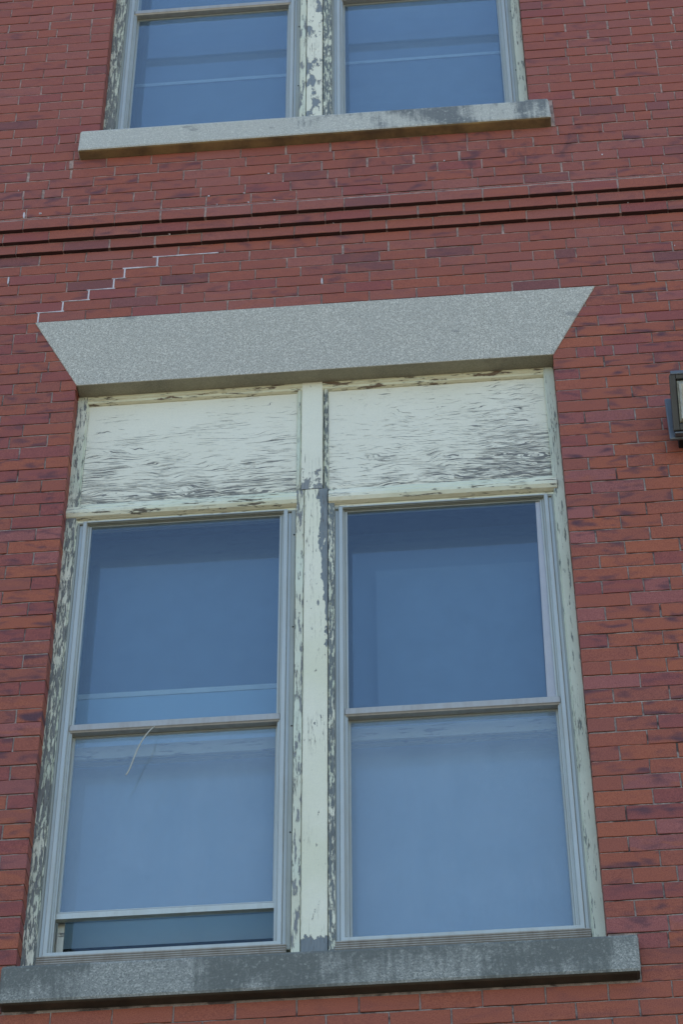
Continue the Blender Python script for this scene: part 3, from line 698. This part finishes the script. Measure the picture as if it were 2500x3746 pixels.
rm.box(14.9, 15.1, 1.8, 11.6, -46, 2); rm.box(-.55, 30.55, 2.5, 11.6, 2, 2.6); rm.box(-.55, 30.55, 2.5, 11.6, -46.6, -46)
rm.go('room_lining', ROOM, lw)

# ---- upper paired window
uw = MB().ring(-.26, 29.92, 25.6, 58, [(0, 2.4), (0, 1.62), (.2, 1.62), (.2, 2.4)]).go('paired_window', ROOM, bld, label='upper paired window cut off by the top of the picture')
us = MB().prism([(-1.42, 23.45), (31.24, 23.47), (31.14, 25.62), (29.75, 25.66), (29.45, 25.52), (-1.38, 25.66)], -.80, 1.9)
for i, v in enumerate(us.v):
    if 8 <= i <= 11: us.v[i] = v + Vector((0, 0, .55 * U))
us.go('sill', SILLU, uw, label='pale granite sill with dark stains to the right and rusty underside', bev=.010)
wood_block('left_casing', -.22, .60, .98, 1.75, 26, 57, CASE_L, uw, label='casing with grey wood showing through')
wood_block('right_casing', 29.22, 29.84, .98, 1.75, 26, 57, CASE_R, uw, label='greenish white casing, paint mostly sound')
wood_block('mullion', 14.22, 15.36, .96, 1.7, 26, 57, MULL_UP, uw, label='flaking white mullion with grey patches')
wood_block('mullion_edge', 13.72, 14.18, 1.02, 1.7, 26, 57, MULL_LEFT, uw)
wood_block('mullion_edge', 15.40, 16.03, 1.04, 1.7, 26, 57, MULL_EDGE, uw, label='right mullion edge, badly flaked')
storm_window(uw, .70, 13.48, 26.6, 56, 43.1, None, 0, 'left', G_MID)
storm_window(uw, 16.14, 29.04, 26.6, 56, 43.1, None, 1, 'right', G_MID)
inner_sash(uw, .9, 13.3, 26.3, 57, 50, .35)
inner_sash(uw, 16.3, 28.9, 26.3, 57, 50, .35)
MB().box(.9, 13.4, 4.6, 4.66, 26, 56).go('dark_shade', BLACKOUT, uw, label='dark blind behind the left panes')
MB().box(16.2, 29.0, 4.6, 4.66, 26, 56).go('dark_shade', BLACKOUT, uw, label='dark blind behind the right panes')
BR = mat_plain('blind_rail', (.62, .66, .70), .6, .1, 12)
MB().box(.95, 13.3, 4.48, 4.54, 37.75, 38.1).go('shade_rail', BR, uw, label='thin pale rail crossing behind the left glass')
MB().box(16.3, 28.9, 4.48, 4.54, 38.7, 39.02).go('shade_rail', BR, uw, label='thin pale rail crossing behind the right glass')
rm = MB(); rm.box(-.55, 30.55, 11.2, 11.6, 23, 58); rm.box(14.9, 15.1, 1.8, 11.6, 25, 58); rm.box(-.55, 30.55, 2.5, 11.6, 23, 24)
rm.go('room_lining', ROOM, uw)

# ------------------------------------------------------------------ loose wire
wc = bpy.data.curves.new('wire', 'CURVE'); wc.dimensions = '3D'; wc.bevel_depth = .0024; wc.bevel_resolution = 2
sp = wc.splines.new('NURBS'); pts = [(6.1, 1.5, -26.6), (6.02, .9, -27.15), (5.45, .85, -28.1), (5.12, .9, -29.3), (4.86, 1.0, -30.2), (4.74, .95, -30.35)]
org = W(6.0, 1.2, -26.6)
sp.points.add(len(pts) - 1); sp.use_endpoint_u = True; sp.order_u = 4
for p, q_ in zip(sp.points, pts): p.co = (*(W(*q_) - org), 1)
tmp = bpy.data.objects.new('tmp', wc); COL.objects.link(tmp)
dg = bpy.context.evaluated_depsgraph_get(); me = bpy.data.meshes.new_from_object(tmp.evaluated_get(dg)); me.name = 'wire'
bpy.data.objects.remove(tmp)
wire = bpy.data.objects.new('wire', me); COL.objects.link(wire); wire.location = org
me.materials.clear(); me.materials.append(mat_plain('wire_jacket', (.46, .45, .37), .5, .1, 40))
wire['label'] = 'thin pale wire dangling in front of the lower left window pane'; wire['category'] = 'wire'

# ------------------------------------------------------------------ wall light at the right edge
lo = W(40, 0, -7); wl = empty('wall_light', lo, 'dark bronze wall light on the brick wall right of the window', 'light fixture')
def lp(mb_, name, mat, **kw): return link(name, mb_.v, mb_.f, mat, wl, origin=lo, **kw)
b = MB().box(36.75, 43.2, -.95, 0.05, -8.75, -5.9); lp(b, 'wall_box', BLACKM, bev=.004)
b = MB().box(36.18, 43.8, -1.12, -.92, -9.05, -5.55); lp(b, 'back_plate', BRONZE_SKY, bev=.005)
T0, T1 = (-1.32, -8.72), (-3.0, -5.60)          # door plane: (y, z) at its foot and head
def dpt(x, t, off=0.0):                          # point on the leaning door, t from foot to head, off outwards
    y = T0[0] + (T1[0] - T0[0]) * t; z = T0[1] + (T1[1] - T0[1]) * t
    n = Vector((-(T1[1] - T0[1]), (T1[0] - T0[0]))).normalized()
    return W(x, y + n.x * off * 1.0, z + n.y * off)
b = MB(); b.v = [W(36.5, -1.1, -8.75), W(43.4, -1.1, -8.75), W(43.4, -1.1, -4.9), W(36.6, -1.1, -4.9), dpt(36.5, .02), dpt(43.4, .02), dpt(43.4, .98), dpt(36.62, .98)]
b.f = [(0, 3, 2, 1), (4, 5, 6, 7), (0, 1, 5, 4), (3, 7, 6, 2), (0, 4, 7, 3), (1, 2, 6, 5)]
lp(b, 'housing', BRONZE, bev=.006)
b = MB()
for (xa, xb, ta, tb) in ((36.42, 36.8, 0, 1), (42.9, 43.5, 0, 1), (36.8, 42.9, 0, .13), (36.8, 42.9, .90, 1)):
    o = len(b.v); b.v += [dpt(xa, ta, -.05), dpt(xb, ta, -.05), dpt(xb, tb, -.05), dpt(xa, tb, -.05), dpt(xa, ta, .25), dpt(xb, ta, .25), dpt(xb, tb, .25), dpt(xa, tb, .25)]
    b.f += [tuple(o + i for i in f) for f in [(0, 3, 2, 1), (4, 5, 6, 7), (0, 1, 5, 4), (3, 7, 6, 2), (0, 4, 7, 3), (1, 2, 6, 5)]]
lp(b, 'door_frame', BRONZE, bev=.005)
b = MB().box(36.5, 43.45, -3.28, -3.0, -5.78, -5.48); lp(b, 'top_lip', BRONZE_SKY, bev=.004)
b = MB().box(36.48, 43.45, -1.5, -1.14, -8.98, -8.84); lp(b, 'bottom_lip', BRONZE_SKY, bev=.004)
LENS = NT('lens_glass'); nn = LENS.noise(LENS.scale(LENS.pos(), 40, 40, 8), 1, 3, .5)
wv = LENS.t.nodes.new('ShaderNodeTexWave'); LENS.put(wv.inputs['Vector'], LENS.pos()); wv.inputs['Scale'].default_value = 45
LENS.pbr(LENS.mix(LENS.rng(nn, .35, .65), (.22, .20, .14), (.42, .42, .34)), .12, .8, LENS.bump(wv.outputs[1], .004, .5))
b = MB(); o = 0
b.v = [dpt(36.82, .14, .1), dpt(42.88, .14, .1), dpt(42.88, .89, .1), dpt(36.82, .89, .1), dpt(37.0, .2, .42), dpt(42.7, .2, .42), dpt(42.7, .82, .42), dpt(37.0, .82, .42)]
b.f = [(4, 5, 6, 7), (0, 1, 5, 4), (3, 7, 6, 2), (0, 4, 7, 3), (1, 2, 6, 5), (0, 3, 2, 1)]
lp(b, 'lens', LENS.m, bev=.003)
